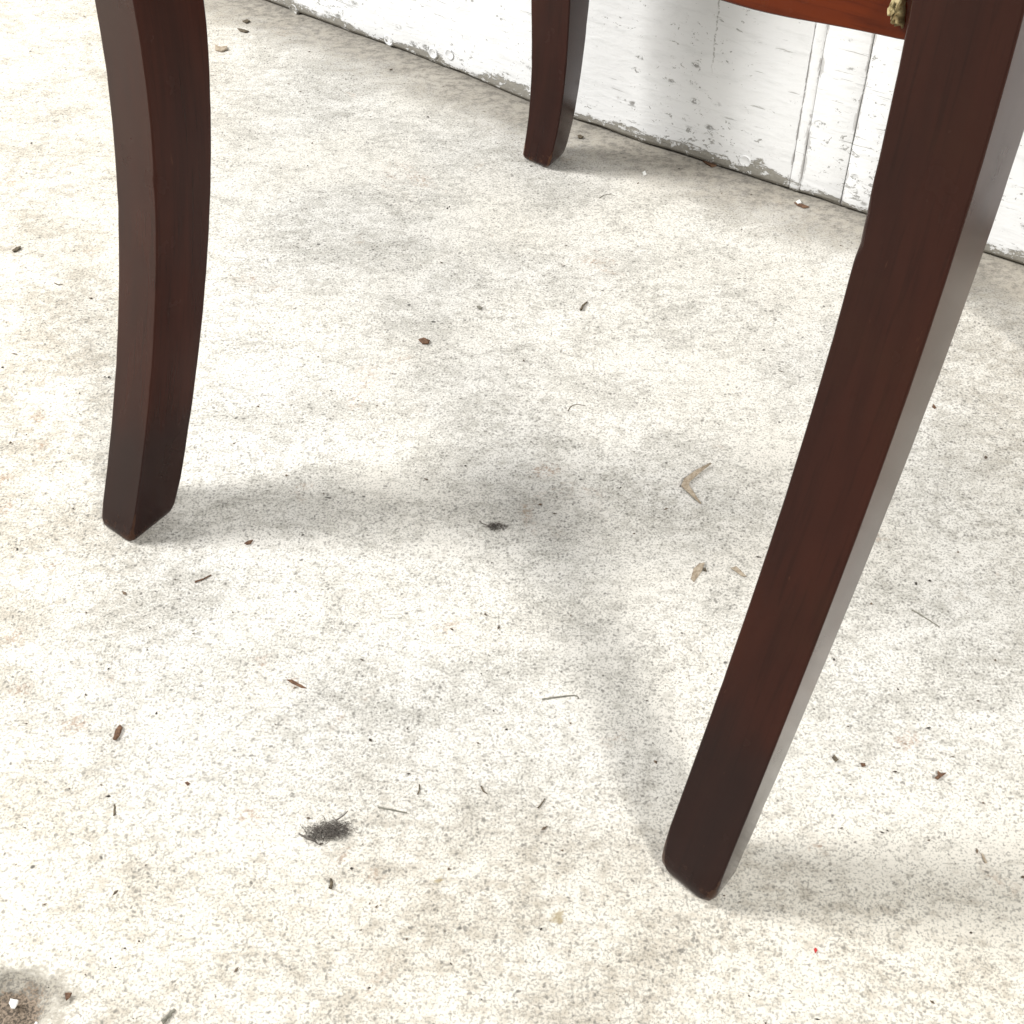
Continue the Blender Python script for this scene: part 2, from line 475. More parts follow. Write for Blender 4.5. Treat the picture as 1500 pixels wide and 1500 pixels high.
# ------------------------------------------------------------------ the chair
M_WOOD = mat_wood("dark_mahogany", (0.021, 0.0050, 0.0030), (0.036, 0.0082, 0.0042), 0.24, spec=0.05)
M_RAIL = mat_wood("red_mahogany", (0.060, 0.0075, 0.002), (0.135, 0.021, 0.0025), 0.25, spec=0.05)
leg_px = {
 'L': dict(A=[(136,0),(148,60),(157,120),(164,180),(169,240),(172,300),(172.5,375),(172,450),(169,533),(163,610),(155,700),(149,743)],
  M=[(197,0),(203,40),(209,84),(216,140),(221,190),(226,240),(229,290),(231,357),(228,467),(223,527),(218,593),(213,650),(202,723),(193,790)],
  C=[(302,0),(306,60),(309,130),(310,180),(310,240),(309,296),(306,350),(302,400),(297,467),(292,533),(283,590),(275,643),(265,700),(258,743)],
  foot=(193,800), e1=141, e2=54, sw=54),
 'R': dict(A=[(1334,0),(1323,58),(1310,130),(1295,188),(1283,248),(1272,292),(1261,333),(1250,375),(1230,450),(1203,550),(1177,640),(1150,727),(1117,827),(1077,947),(1057,1000),(1027,1083),(1009,1130),(989,1184),(975,1225),(964,1262)],
  M=[(1498,23),(1485,72),(1472,117),(1460,163),(1448,208),(1437,248),(1425,290),(1412,330),(1398,367),(1387,405),(1370,450),(1350,527),(1327,583),(1307,640),(1280,717),(1250,797),(1220,873),(1195,943),(1173,1000),(1147,1067),(1121,1130),(1106,1168),(1091,1203),(1077,1241),(1062,1277),(1043,1320)],
  C=[(1500,192),(1483,249),(1470,283),(1455,328),(1442,373),(1430,405),(1413,450),(1383,533),(1353,610),(1330,680),(1293,767),(1267,827),(1247,877),(1220,947),(1197,1000),(1173,1057),(1143,1130),(1120,1180),(1097,1240),(1083,1263)],
  foot=(1036,1340), e1=135, e2=51, sw=51),
 'B': dict(A=[(777,0),(778,43),(779,75),(778,107),(776,137),(774,164),(770,196),(766,223)],
  M=[(835,0),(832,43),(831,75),(828.5,105),(825,137),(821,164),(816,193),(812,215),(803,245)],
  C=[(864,0),(861,37),(856,75),(852,102),(847,137),(841,175),(835,198),(829,218)],
  foot=(802,250), e1=141, e2=58, sw=141)}
def solve_leg(l):
    """lay the leg's front arris in its upright plane of sweep; widths of both faces from the outer edges"""
    g = G(*l['foot'])
    zs = np.array([on_plane(p, g, math.radians(l['sw'])) for p in l['M']])
    pm = np.polyfit(zs[:, 0], zs[:, 1], 3)
    sw, e1, e2 = dirv(l['sw']), dirv(l['e1']), dirv(l['e2'])
    zt = zs[:, 0].max()
    rows = []
    for z in np.linspace(.008, zt * .97, 16):
        P = np.array(g + sw * float(np.polyval(pm, z)) + Vector((0, 0, z)))
        r = []
        for key, v in (('A', e1), ('C', e2)):
            pl = np.array(l[key]); prev = None; hit = np.nan
            for t in np.linspace(.004, .07, 300):
                x, y = project(P + t * np.array(v))
                if y < pl[0, 1] - 8 or y > pl[-1, 1] + 6: prev = None; continue
                dlt = x - np.interp(y, pl[:, 1], pl[:, 0])
                if prev is not None and prev * dlt <= 0: hit = t; break
                prev = dlt
            r.append(hit)
        rows.append((z, *r))
    rows = np.array(rows)
    fits = []
    for c in (1, 2):
        ok = ~np.isnan(rows[:, c])
        fits.append((np.polyfit(rows[ok, 0], rows[ok, c], 2), rows[ok, 0].min(), rows[ok, 0].max()))
    return dict(g=g, pm=pm, zt=zt, w=fits, sw=sw, e1=e1, e2=e2)
def leg_w(L, c, z):
    f, a, b = L['w'][c]
    return float(np.polyval(f, min(max(z, a), b)))
def leg_s(L, z, post=False):
    zt = L['zt']
    if z <= zt: s = float(np.polyval(L['pm'], z))
    else:
        s0 = float(np.polyval(L['pm'], zt)); ds = float(np.polyval(np.polyder(L['pm']), zt))
        s = s0 + ds * .05 * (1 - math.exp(-(z - zt) / .05))
    if post and z > .40: s -= 0.30 * (z - .40) ** 1.6
    return s
def leg_mesh(name, L, ztop, origin, foot_round=0.0022, post=False, seed=0, nicks=(), foot_bevel=0.0024, foot_h=.02, foot_dark=0):
    zs = [0, .0008, .0022, .0045, .008] + list(np.arange(.013, ztop, .006)) + [ztop]
    vs_, uvs, wear = [], [], []
    rnd = random.Random(seed)
    for z in zs:
        s = leg_s(L, z, post)
        M0 = L['g'] + L['sw'] * s
        w1, w2 = leg_w(L, 0, min(z, .42)), leg_w(L, 1, min(z, .42))
        if post and z > .45: w2 *= 1 - .25 * min(1, (z - .45) / .3)
        ins = 0.0
        if z < .02:
            q = min(1, z / (foot_round * 1.6)); ins = foot_round * (1 - math.sqrt(max(0, 1 - (1 - q) ** 2)))
        b = 0.0010 + foot_bevel * max(0.0, 1 - z / foot_h) ** 1.5
        cor = [(0, 0, 1, 1), (w1, 0, -1, 1), (w1, w2, -1, -1), (0, w2, 1, -1)]
        per = 0
        seq = []
        for ci, (a, c, sa, sc) in enumerate(cor):
            jit = 0.00035 * noise.noise(Vector((z * 60, ci * 9.1, seed))) + 0.0002 * noise.noise(Vector((z * 220, ci * 5.1, seed)))
            bb = b + max(0, jit) * 2
            for (nz_, namp, nci, nlen) in nicks:
                if ci == nci: bb += namp * math.exp(-((z - nz_) / nlen) ** 2)
            a2, c2 = a + sa * ins, c + sc * ins
            if ci in (0, 2): pts = [(a2, c2 + sc * bb), (a2 + sa * bb * .29, c2 + sc * bb * .29), (a2 + sa * bb, c2)]
            else: pts = [(a2 + sa * bb, c2), (a2 + sa * bb * .29, c2 + sc * bb * .29), (a2, c2 + sc * bb)]
            seq += pts
        for i, (a, c) in enumerate(seq):
            P = M0 + L['e1'] * a + L['e2'] * c + Vector((0, 0, z)) - origin
            vs_.append(P); uvs.append(((a + 1.7 * c), z))
            edge = 1.0 if i % 3 == 1 else 0.45
            wr = edge * (0.95 * math.exp(-z / .022) + 0.30)
            wear.append(min(1, wr))
    n = 12
    fs = []
    for r in range(len(zs) - 1):
        for i in range(n):
            j = (i + 1) % n
            fs.append((r * n + i, r * n + j, (r + 1) * n + j, (r + 1) * n + i))
    fs.append(tuple(range(n - 1, -1, -1)))
    top = (len(zs) - 1) * n
    fs.append(tuple(range(top, top + n)))
    me = mesh(name, vs_, fs)
    bm = bmesh.new(); bm.from_mesh(me); bmesh.ops.recalc_face_normals(bm, faces=bm.faces); bm.to_mesh(me); bm.free()
    uvl = me.uv_layers.new(name="UVMap")
    for lp in me.loops: uvl.data[lp.index].uv = uvs[lp.vertex_index]
    fattr(me, "wear", wear)
    fattr(me, "foot_dark", [min(1.0, max(0.0, 1.25 - (v[2] if isinstance(v, tuple) else v.z) / foot_dark)) if foot_dark else 0.0 for v in vs_])
    return me
def weighted(o):
    m = o.modifiers.new("weighted", 'WEIGHTED_NORMAL')
    m.mode = 'FACE_AREA'; m.weight = 80
    return o
LL, LR_, LB = (solve_leg(leg_px[k]) for k in 'LRB')
chair = empty("wooden_chair", LL['g'].lerp(LR_['g'], .5).lerp(LB['g'], .3))
tag(chair, "dark mahogany chair with swept tapering square legs and a red seat rail", "chair")
CO = chair.location.copy()
POST = 0.86
def z_of(L, a, c, y):
    zz = np.linspace(.01, .4, 400)
    return float(min(zz, key=lambda z: abs(project(tuple(L['g'] + L['sw'] * leg_s(L, z) + L['e1'] * leg_w(L, 0, z) * a + L['e2'] * leg_w(L, 1, z) * c + Vector((0, 0, z))))[1] - y)))
oL = weighted(link("leg", leg_mesh("leg", LL, POST, CO, .0030, True, 1, [(.20, .0012, 0, .004)], .0032, .018, foot_dark=.085), M_WOOD, chair))
oR = weighted(link("leg", leg_mesh("leg", LR_, POST, CO, .0052, True, 2, [(z_of(LR_, 1, 0, 352), .0022, 1, .005), (z_of(LR_, 1, 0, 322), .0013, 1, .003), (.02, .002, 3, .006), (.045, .0012, 3, .004)], .0058, .024, foot_dark=.13), M_WOOD, chair))
oB = weighted(link("leg", leg_mesh("leg", LB, .425, CO, .0034, False, 3), M_WOOD, chair))
oR["label"] = "swept leg with glue crust where the red rail meets it"
# the fourth leg stands outside the picture; its shadow and the seat need it
LF = dict(LB)
LF['g'] = LB['g'] + (LR_['g'] - LL['g']) * 1.12
LF['sw'] = -LB['sw']
oF = weighted(link("leg", leg_mesh("leg", LF, .425, CO, .0034, False, 4), M_WOOD, chair))

def beam(name, p0, p1, h0, h1, thick, inward, mat, arch=0.0, bottom=None, n=40, bow=0.0):
    """a rail between two uprights: outer face on p0-p1, thickness towards inward"""
    p0, p1 = Vector((p0.x, p0.y, 0)), Vector((p1.x, p1.y, 0))
    inw = Vector((inward.x, inward.y, 0)).normalized()
    vs_, fs, uvs = [], [], []
    b = .0012
    ln = (p1 - p0).length
    for i in range(n + 1):
        t = i / n
        p = p0.lerp(p1, t) - inw * (bow * 4 * t * (1 - t))
        zb = bottom(t) if bottom else h0 + arch * 4 * t * (1 - t)
        prof = [(0, zb + b), (b * .3, zb + b * .3), (b, zb), (thick - b, zb), (thick, zb + b), (thick, h1 - b), (thick - b, h1), (b, h1), (0, h1 - b)]
        acc = 0
        for k, (o_, z) in enumerate(prof):
            P = p + inw * o_ + Vector((0, 0, z + .0002 * noise.noise(Vector((t * 40, k, 0))))) - CO
            vs_.append(P); uvs.append((z + o_ * 1.3, t * ln))
    m = 9
    for i in range(n):
        for k in range(m):
            fs.append((i * m + k, (i + 1) * m + k, (i + 1) * m + (k + 1) % m, i * m + (k + 1) % m))
    fs.append(tuple(range(m))); fs.append(tuple(range(n * m + m - 1, n * m - 1, -1)))
    me = mesh(name, vs_, fs)
    bm = bmesh.new(); bm.from_mesh(me); bmesh.ops.recalc_face_normals(bm, faces=bm.faces); bm.to_mesh(me); bm.free()
    uvl = me.uv_layers.new(name="UVMap")
    for lp in me.loops: uvl.data[lp.index].uv = uvs[lp.vertex_index]
    fattr(me, "wear", [0.12] * len(vs_))
    return weighted(link(name, me, mat, chair))
def corner(L, z, a, c, post=False):
    return L['g'] + L['sw'] * leg_s(L, z, post) + L['e1'] * (leg_w(L, 0, z) * a) + L['e2'] * (leg_w(L, 1, z) * c)
Z = .36
pR = corner(LR_, Z, 1, 0) + LR_['e2'] * .0045
pL = corner(LL, Z, 0, 0) + LL['e2'] * .0045
az = math.atan2(pL.y - pR.y, pL.x - pR.x)
span = (pL - pR).length
obs = sorted([(s / span, z) for z, s in (on_plane(q, pR, az) for q in [(1050, 1), (1080, 10), (1120, 19), (1200, 33), (1260, 45), (1320, 57)])])
ot = [o_[0] for o_ in obs] + [.5] + [1 - o_[0] for o_ in reversed(obs)]
oz = [o_[1] for o_ in obs] + [obs[-1][1] - .001] + [o_[1] for o_ in reversed(obs)]
rail_bottom = lambda t: float(np.interp(t, ot, oz))
inward = Vector((-(pL - pR).y, (pL - pR).x, 0)) * -1
r_dir = (pL - pR).normalized()
rear_rail = beam("seat_rail", pR - r_dir * .008, pL + r_dir * .008, .36, .425, .020, inward, M_RAIL, bottom=rail_bottom, n=60)
rear_rail["label"] = "glossy red seat rail between the swept legs"
cB, cF = corner(LB, Z, .5, .5), corner(LF, Z, .5, .5)
cL, cR = corner(LL, Z, .5, .5), corner(LR_, Z, .5, .5)
side_in = (cF - cB).normalized()
beam("seat_rail", cL - side_in * .012, cB - side_in * .012, .365, .42, .020, side_in, M_RAIL)
beam("seat_rail", cR + side_in * .012, cF + side_in * .012, .365, .42, .020, -side_in, M_RAIL)
fwd = (cB - cL).normalized()
beam("seat_rail", cB + fwd * .010, cF + fwd * .010, .365, .42, .020, -fwd, M_RAIL, bow=.012)
# drop-in seat
M_SEAT = mat_plain("seat_cloth", (0.10, 0.075, 0.05), (0.16, 0.12, 0.08), 900)
corners = [cL, cR, cF, cB]
ctr = sum(corners, Vector()) / 4
vs_, fs = [], []
N = 14
for j in range(N + 1):
    for i in range(N + 1):
        s_, t_ = i / N, j / N
        p = cL.lerp(cR, s_).lerp(cB.lerp(cF, s_), t_)
        dome = (1 - (2 * s_ - 1) ** 4) * (1 - (2 * t_ - 1) ** 4)
        vs_.append((p.x - CO.x, p.y - CO.y, .4205 + .03 * dome))
nt = len(vs_)
for j in range(N + 1):
    for i in range(N + 1):
        v = vs_[j * (N + 1) + i]; vs_.append((v[0], v[1], .412))
for j in range(N):
    for i in range(N):
        a = j * (N + 1) + i
        q = (a, a + 1, a + N + 2, a + N + 1)
        fs.append(q); fs.append(tuple(nt + k for k in reversed(q)))
ring = [i for i in range(N + 1)] + [j * (N + 1) + N for j in range(1, N + 1)] + [N * (N + 1) + i for i in range(N - 1, -1, -1)] + [j * (N + 1) for j in range(N - 1, 0, -1)]
for a, b in zip(ring, ring[1:] + ring[:1]): fs.append((a, nt + a, nt + b, b))
me = mesh("seat", vs_, fs)
link("seat", me, M_SEAT, chair)
# back: crest and middle rail between the raked posts
for zc, hh in ((.80, .065), (.60, .035)):
    a = corner(LR_, zc, .5, .5, True); b = corner(LL, zc, .5, .5, True)
    beam("crest_rail" if zc > .7 else "back_rail", a, b, zc, zc + hh, .016, fwd, M_WOOD, bow=.02)

# crust of old glue in the corner of rail and leg
def glue():
    pts = [(1328, -14), (1312, -8), (1306, 3), (1303, 11), (1308, 17), (1310, 25), (1307, 32), (1313, 33.5), (1320, 32), (1323, 40), (1325, 34), (1326, 20), (1327, 0)]
    z0 = []
    for q in pts:
        z, s = on_plane(q, pR, az); z0.append((s, z))
    base = pR
    outn = -inward.normalized()
    cs = sum(p[0] for p in z0) / len(z0); cz = sum(p[1] for p in z0) / len(z0)
    vs_, fs = [], []
    dense = []
    for (a, b) in zip(z0, z0[1:] + z0[:1]):
        for k in range(4): dense.append((a[0] + (b[0] - a[0]) * k / 4, a[1] + (b[1] - a[1]) * k / 4))
    n = len(dense)
    for f, h in ((1.06, -.0015), (1.0, .0012), (.8, .0026), (.5, .0032), (.2, .0034)):
        for (s, z) in dense:
            q = Vector((s * 420, z * 420, f * 3))
            s2, z2 = cs + (s - cs) * f, cz + (z - cz) * f
            hh = h * (1 + .8 * noise.noise(q)) + .0005 * noise.noise(q * 2.7)
            P = base + r_dir * (s2 + .0003 * noise.noise(q * 3)) + outn * hh - CO
            vs_.append((P.x, P.y, z2 + .0004 * noise.noise(q * 2.1)))
    for r in range(4):
        for i in range(n):
            j = (i + 1) % n
            fs.append((r * n + i, r * n + j, (r + 1) * n + j, (r + 1) * n + i))
    fs.append(tuple(range(4 * n, 5 * n)))
    me = mesh("glue_crust", vs_, fs)
    bm = bmesh.new(); bm.from_mesh(me); bmesh.ops.recalc_face_normals(bm, faces=bm.faces); bm.to_mesh(me); bm.free()
    o = link("glue_crust", me, mat_plain("old_glue", (0.24, 0.17, 0.075), (0.46, 0.38, 0.20), 420, .6), chair)
    o["label"] = "crust of pale yellow glue"
glue()

# ------------------------------------------------------------------ litter on the floor
M_TWIG = mat_plain("dry_twig", (0.06, 0.05, 0.035), (0.15, 0.12, 0.08), 700)
M_GREY = mat_plain("grey_stem", (0.14, 0.135, 0.11), (0.26, 0.25, 0.21), 700)
M_BARK = mat_plain("brown_bark", (0.075, 0.04, 0.025), (0.17, 0.095, 0.055), 600)
M_LEAF = mat_plain("dry_leaf", (0.27, 0.215, 0.155), (0.44, 0.375, 0.29), 500)
M_LINT = mat_plain("grey_lint", (0.085, 0.075, 0.066), (0.20, 0.18, 0.16), 800)
M_PALE = mat_plain("paint_flake", (0.74, 0.74, 0.72), (0.84, 0.84, 0.82), 400)
M_RED = mat_plain("red_fleck", (0.40, 0.03, 0.03), (0.55, 0.05, 0.04), 600)
GZ = 0.0
def tube(vs_, fs, pts, radii, sides=6):
    b0 = len(vs_)
    for i, p in enumerate(pts):
        t = (pts[min(i + 1, len(pts) - 1)] - pts[max(i - 1, 0)]).normalized()
        up = Vector((0, 0, 1)) if abs(t.z) < .9 else Vector((1, 0, 0))
        x = t.cross(up).normalized(); y = x.cross(t)
        for k in range(sides):
            a = k / sides * math.tau
            vs_.append(p + (x * math.cos(a) + y * math.sin(a)) * radii[i])
    for i in range(len(pts) - 1):
        for k in range(sides):
            j = (k + 1) % sides
            fs.append((b0 + i * sides + k, b0 + i * sides + j, b0 + (i + 1) * sides + j, b0 + (i + 1) * sides + k))
    fs.append(tuple(b0 + k for k in range(sides - 1, -1, -1)))
    e = b0 + (len(pts) - 1) * sides
    fs.append(tuple(e + k for k in range(sides)))
def twig(name, px, r, label, cat, mat, taper=.6, seed=0, group=None):
    w = [G(*p) for p in px]
    o = w[0].copy()
    w = chaikin(w, 2) if len(w) > 2 else [w[0].lerp(w[1], i / 8) for i in range(9)]
    pts, rad = [], []
    n = len(w)
    for i, p in enumerate(w):
        t = i / (n - 1)
        rr = r * (1 - (1 - taper) * t) * (1 + .25 * noise.noise(Vector((i * .9, seed, 0))))
        pts.append(p - o + Vector((r * .5 * noise.noise(Vector((i * .6, seed, 3))), r * .5 * noise.noise(Vector((i * .6, seed, 7))), rr * .75)))
        rad.append(rr)
    vs_, fs = [], []
    tube(vs_, fs, pts, rad)
    ob = link(name, mesh(name, vs_, fs), mat)
    ob.location = o
    return tag(ob, label, cat, group)
def chip(name, px, th, label, cat, mat, seed=0, curl=0.0, group=None):
    """a thin irregular flake whose outline lies on the floor"""
    w = [G(*p) for p in px]
    c = sum(w, Vector()) / len(w)
    dense = []
    for a, b in zip(w, w[1:] + w[:1]):
        for k in range(4): dense.append(a.lerp(b, k / 4) - c)
    size = max(v.length for v in dense)
    vs_, fs = [], []
    n = len(dense)
    for f, z in ((.9, 0.0), (1.0, th * .4), (.95, th * .9), (.6, th), (.25, th)):
        for v in dense:
            q = (v * f + c) * 900
            j = 1 + .10 * noise.noise(q + Vector((seed, 0, 0)))
            p = v * f * j
            lift = curl * (p.length / size) ** 2
            vs_.append((p.x, p.y, max(-.0002, z + lift + .25 * th * noise.noise(q * .7))))
    for r in range(4):
        for i in range(n):
            j = (i + 1) % n
            fs.append((r * n + i, r * n + j, (r + 1) * n + j, (r + 1) * n + i))
    fs.append(tuple(range(n - 1, -1, -1))); fs.append(tuple(range(4 * n, 5 * n)))
    ob = link(name, mesh(name, vs_, fs), mat)
    ob.location = c
    return tag(ob, label, cat, group)
def lint(name, px, rx, ry, rot, height, n, label, seed, tails=()):
    """a tangle of fine fibres"""
    c = G(*px)
    rnd = random.Random(seed)
    vs_, fs = [], []
    ca, sa = math.cos(rot), math.sin(rot)
    for i in range(n):
        a = rnd.random() * math.tau; rr = math.sqrt(rnd.random()) * rnd.uniform(.6, 1)
        x, y = rr * math.cos(a) * rx, rr * math.sin(a) * ry
        z = height * (1 - rr * rr) * rnd.random()
        d = rnd.random() * math.tau; L_ = rnd.uniform(.3, .8) * ry
        turn = rnd.uniform(-2.2, 2.2)
        pts = []
        for k in range(7):
            pts.append(Vector((x * ca - y * sa, x * sa + y * ca, max(.0001, z))))
            x += math.cos(d) * L_ / 5; y += math.sin(d) * L_ / 5; d += turn / 5 + rnd.uniform(-.3, .3); z += rnd.uniform(-.0005, .0004)
        tube(vs_, fs, pts, [.00010] * 7, 3)
    core = len(vs_)
    for i in range(int(n * .25)):                       # dust grains caught in it
        a = rnd.random() * math.tau; rr = math.sqrt(rnd.random()) * .8
        x, y = rr * math.cos(a) * rx, rr * math.sin(a) * ry
        p = Vector((x * ca - y * sa, x * sa + y * ca, height * .3 * rnd.random() + .0002))
        s = rnd.uniform(.0002, .0006)
        b0 = len(vs_)
        for dv in ((1, 0, 0), (-1, 0, 0), (0, 1, 0), (0, -1, 0), (0, 0, 1), (0, 0, -1)):
            vs_.append(p + Vector(dv) * s * rnd.uniform(.6, 1.4))
        for t in ((0, 2, 4), (2, 1, 4), (1, 3, 4), (3, 0, 4), (2, 0, 5), (1, 2, 5), (3, 1, 5), (0, 3, 5)):
            fs.append(tuple(b0 + q for q in t))
    for tl, r in tails:
        pts = [G(*p) - c + Vector((0, 0, .0006 + .0006 * i)) for i, p in enumerate(tl)]
        pts = chaikin(pts, 2)
        tube(vs_, fs, pts, [r * (1 - .4 * i / len(pts)) for i in range(len(pts))], 5)
    ob = link(name, mesh(name, vs_, fs), M_LINT)
    ob.location = c
    return tag(ob, label, "lint", "lint on the floor")
lint("lint_clump", (482, 1219), .0125, .0054, .20, .0035, 330, "dark fluffy lint clump with stray wisps on open floor", 5,
     [([(460, 1232), (447, 1228), (438, 1224)], .0006), ([(492, 1203), (502, 1198), (510, 1191)], .0004)])
lint("lint_clump", (727, 771), .0062, .0030, .05, .0012, 110, "small flat grey lint smudge inside the chair's shadow", 9,
     [([(718, 771), (708, 770), (702, 766)], .0003)])
# forked dry husk
vein = [G(*p) for p in ((1041, 681), (1022, 693), (1006, 706), (1003, 714), (1012, 724), (1026, 740))]
c0 = vein[2].copy()
prof = [.0007, .0016, .0021, .0024, .0016, .0004]
vs_, fs = [], []
for i, p in enumerate(vein):
    t = (vein[min(i + 1, 5)] - vein[max(i - 1, 0)]).normalized(); s = Vector((-t.y, t.x, 0))
    for k, f in enumerate((-1, -.5, 0, .5, 1)):
        vs_.append(p + s * prof[i] * f + Vector((0, 0, .0004 + .0011 * abs(f) + (.0006 if k == 2 else 0))) - c0)
for i in range(5):
    for k in range(4): fs.append((i * 5 + k, i * 5 + k + 1, i * 5 + k + 6, i * 5 + k + 5))
husk = link("dry_husk", mesh("dry_husk", vs_, fs), M_LEAF)
sm = husk.modifiers.new("thick", 'SOLIDIFY'); sm.thickness = .0004
husk.location = c0
tag(husk, "bent beige dry husk folded into a V in the shadow", "husk")
T = [
 ("straw_stem", [(794, 1025), (815, 1022), (838, 1019), (846, 1020), (847, 1024)], .00055, "grey stem with a hooked end, longest on the floor", "stem", M_GREY),
 ("thin_twig", [(1336, 894), (1352, 903), (1376, 919)], .0005, "slim straight grey twig beyond the swept leg with glue", "twig", M_GREY),
 ("straw_stem", [(554, 1183), (572, 1186), (596, 1191)], .0005, "short olive stem near the fluffy lint clump", "stem", M_GREY),
 ("thin_twig", [(851, 455), (853, 449), (860, 443)], .0009, "stubby dark bent twig on bright floor under the chair", "twig", M_TWIG),
 ("thin_twig", [(484, 1302), (486, 1295), (485, 1288)], .0009, "stubby black twig beside the fluffy lint clump", "twig", M_TWIG),
 ("thin_twig", [(168, 1195), (168, 1187), (168, 1179)], .0006, "short upright grey-brown twig near the brown seed pod", "twig", M_TWIG),
 ("thin_twig", [(238, 1499), (247, 1489), (256, 1480)], .0012, "thick grey twig near the broken hollow in the floor", "twig", M_GREY),
 ("thin_twig", [(286, 853), (298, 849), (309, 843)], .0006, "crumbly reddish brown twig near a chair foot", "twig", M_BARK),
 ("curled_fibre", [(878, 291), (884, 286), (893, 285), (901, 287)], .0004, "fine curled grey fibre near the foot by the wall", "fibre", M_GREY),
 ("curled_fibre", [(832, 602), (836, 595), (846, 592), (858, 595)], .0003, "hair-thin arched dark fibre on bright floor under the chair", "fibre", M_TWIG),
 ("curled_fibre", [(705, 1152), (708, 1160), (714, 1163)], .0004, "tiny hooked dark fibre beside an ochre spot", "fibre", M_TWIG),
 ("thin_twig", [(80, 415), (86, 418), (92, 417)], .0004, "very small dark splinter near the leg without glue", "twig", M_TWIG),
 ("curled_fibre", [(788, 1184), (794, 1177), (798, 1170)], .0004, "short slanting dark fibre between the olive stem and the leg with glue", "fibre", M_TWIG),
 ("curled_fibre", [(612, 1164), (615, 1156), (614, 1149)], .0004, "short grey curved fibre beside the olive stem", "fibre", M_TWIG),
]
for i, t in enumerate(T): twig(*t, seed=i * 3)
Cc = [
 ("bark_chip", [(613, 499), (621, 496), (630, 500), (628, 505), (619, 505)], .0012, "angular purple-brown bark chip on bright floor", "chip", M_BARK),
 ("seed_pod", [(166, 1085), (170, 1070), (177, 1063), (180, 1067), (176, 1078), (170, 1086)], .0016, "slender brown seed pod lying alone", "seed pod", M_BARK),
 ("leaf_scrap", [(1368, 1141), (1373, 1136), (1373, 1129), (1378, 1134), (1386, 1133), (1380, 1138), (1373, 1143)], .0009, "brown torn leaf scrap on bright floor beyond the leg with glue", "leaf", M_BARK),
 ("leaf_scrap", [(1437, 1250), (1441, 1254), (1446, 1265), (1443, 1266), (1439, 1258)], .0006, "thin ochre leaf scrap at the edge of a leg shadow", "leaf", M_LEAF),
 ("bark_chip", [(358, 797), (364, 793), (371, 792), (368, 797), (361, 799)], .0009, "small orange-brown bark chip in a leg shadow", "chip", M_BARK),
 ("bark_chip", [(419, 996), (428, 996), (440, 1003), (450, 1009), (441, 1008), (428, 1002)], .0006, "crumbled rusty bark chip on open floor", "chip", M_BARK),
 ("bark_chip", [(315, 67), (322, 70), (333, 69), (334, 74), (325, 77), (316, 75)], .0014, "flat tan bark chip near the foot of the wall", "chip", M_LEAF),
 ("bark_chip", [(355, 32), (362, 30), (367, 32), (361, 35)], .0013, "dark thin bark chip closest to the wall foot", "chip", M_TWIG),
 ("bark_chip", [(348, 43), (356, 44), (365, 47), (360, 49), (352, 47)], .0013, "long dark bark chip between the tan chip and the wall foot", "chip", M_TWIG),
 ("bark_chip", [(698, 450), (703, 449), (707, 452), (702, 454)], .0010, "tiny grey-green chip on bright floor", "chip", M_GREY),
 ("dark_seed", [(18, 368), (24, 364), (31, 362), (31, 365), (25, 369), (20, 370)], .0013, "oblong dark seed alone on bright floor near the leg without glue", "seed", M_TWIG),
 ("dark_seed", [(846, 200), (850, 199), (855, 202), (851, 204), (847, 203)], .0014, "olive-brown seed between a chair foot and the wall", "seed", M_TWIG),
 ("leaf_scrap", [(1012, 848), (1016, 833), (1024, 826), (1032, 825), (1030, 834), (1022, 846), (1016, 854)], .0005, "crumpled pinkish tan leaf scrap with a black seed on it", "leaf", M_LEAF),
 ("leaf_scrap", [(1070, 833), (1078, 830), (1085, 836), (1094, 846), (1087, 845), (1078, 838)], .0005, "faint beige leaf scrap touching the leg with glue", "leaf", M_LEAF),
 ("dark_seed", [(1030, 837), (1033, 832), (1035, 838)], .0012, "black speck of a seed on the crumpled leaf scrap", "seed", M_TWIG),
 ("red_fleck", [(1192, 1391), (1195, 1389), (1197, 1393), (1194, 1397)], .0008, "tiny bright red fleck on the floor", "fleck", M_RED),
 ("dark_seed", [(271, 1148), (275, 1146), (279, 1149), (275, 1152)], .0010, "round grey-brown seed near the upright twig", "seed", M_BARK),
 ("bark_chip", [(1218, 1110), (1222, 1107), (1228, 1114), (1224, 1117)], .0009, "small dark grey chip beyond the leg with glue", "chip", M_TWIG),
 ("bark_chip", [(1260, 1119), (1267, 1119), (1268, 1123), (1262, 1124)], .0008, "small brown chip beside a dark grey chip", "chip", M_BARK),
 ("leaf_scrap", [(95, 1455), (106, 1455), (104, 1460), (97, 1467)], .0007, "brown triangular leaf scrap beside the broken hollow", "leaf", M_BARK),
 ("dark_seed", [(1367, 593), (1371, 598), (1369, 600), (1365, 597)], .0009, "small brown seed beside the shiny leg edge", "seed", M_BARK),
]
for i, t in enumerate(Cc): chip(*t, seed=i * 5.3, curl=.0005 if t[5] is M_LEAF else .0002)
chip("bark_chip", [(1028, 236), (1040, 239), (1050, 244), (1043, 246), (1034, 241)], .0016, "dark brown flake added for the dark gap at the wall foot", "chip", M_BARK, 61)  # dark flake added to stand in for the dark gap under the wall
chip("paint_flake", [(941, 253), (945, 251), (947, 256), (943, 258)], .0007, "tiny white paint flake in the shadow of the leg by the wall", "paint flake", M_PALE, 62)
chip("paint_flake", [(1166, 296), (1171, 293), (1174, 298), (1168, 300)], .0010, "tiny white paint flake on floor by the upright panel joints", "paint flake", M_PALE, 63)
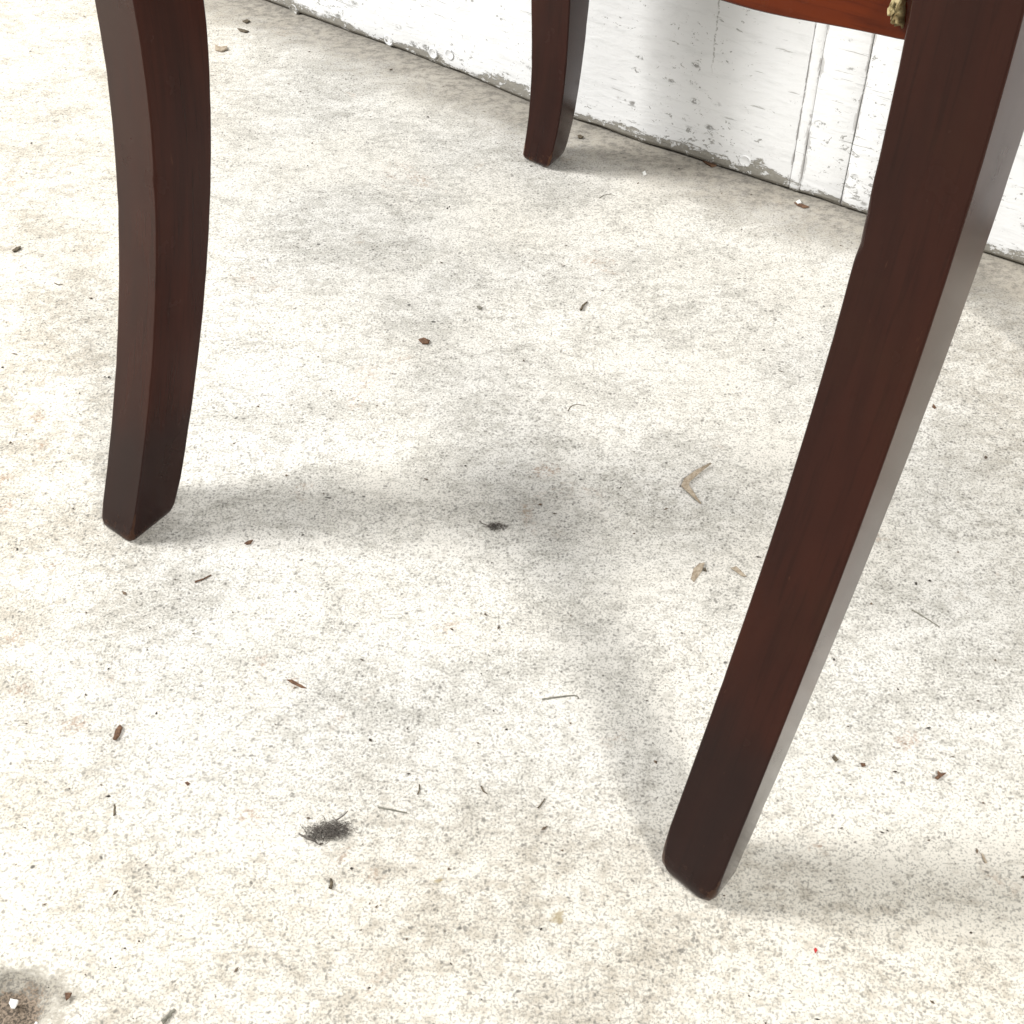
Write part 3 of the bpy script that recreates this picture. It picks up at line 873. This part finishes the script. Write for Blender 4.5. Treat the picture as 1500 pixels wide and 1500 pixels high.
chip("bark_chip", [(1163, 297), (1176, 300), (1186, 304), (1178, 306), (1168, 302)], .0008, "flat rusty bark chip on floor by the upright panel joints", "chip", M_BARK, 64)
# pale flakes lying in the hollow
fl = chip("paint_flake", [(11, 1456), (23, 1458), (22, 1463), (17, 1471), (12, 1470), (9, 1463)], .0011, "bright white paint flake lying in the broken hollow", "paint flake", M_PALE, 91)
fl.location.z = -.0052
fl = chip("paint_flake", [(46, 1496), (49, 1490), (52, 1492), (50, 1498)], .0010, "small white paint flake at the edge of the broken hollow", "paint flake", M_PALE, 95)
fl.location.z = -.0048

# uncountable grit strewn over the floor
rnd = random.Random(77)
vs_, fs = [], []
for i in range(750):
    x, y = rnd.uniform(-60, 1560), rnd.uniform(-20, 1540)
    p = G(x, y)
    dd = (wp_d[:, 0] - p.x) ** 2 + (wp_d[:, 1] - p.y) ** 2
    kk = int(np.argmin(dd)); wn = wall_at(us_d[kk])[1]
    if (p.xy - Vector(wp_d[kk])).dot(wn.xy) < .006: continue
    s = .0002 + .0007 * rnd.random() ** 3.5
    st = rnd.uniform(1, 2.8); a = rnd.random() * math.tau
    ax, ay = Vector((math.cos(a), math.sin(a), 0)), Vector((-math.sin(a), math.cos(a), 0))
    b0 = len(vs_)
    for (u, v, w) in ((1, 0, .3), (-1, 0, .3), (0, 1, .3), (0, -1, .3), (0, 0, .9), (0, 0, -.4)):
        j = rnd.uniform(.6, 1.3)
        vs_.append(p + ax * u * s * st * j + ay * v * s * j + Vector((0, 0, s * w + .0002)))
    for t in ((0, 2, 4), (2, 1, 4), (1, 3, 4), (3, 0, 4), (2, 0, 5), (1, 2, 5), (3, 1, 5), (0, 3, 5)):
        fs.append(tuple(b0 + q for q in t))
k = NT("dark_grit")
gr = link("floor_grit", mesh("floor_grit", vs_, fs, False), k.done(k.mix(k.ss(k.noise(k.obj(), 60, 2), .4, .6), (0.045, 0.04, 0.035), (0.16, 0.12, 0.085)), .9, .2))
tag(gr, "fine dark grit strewn over the pale floor", "grit", kind="stuff")
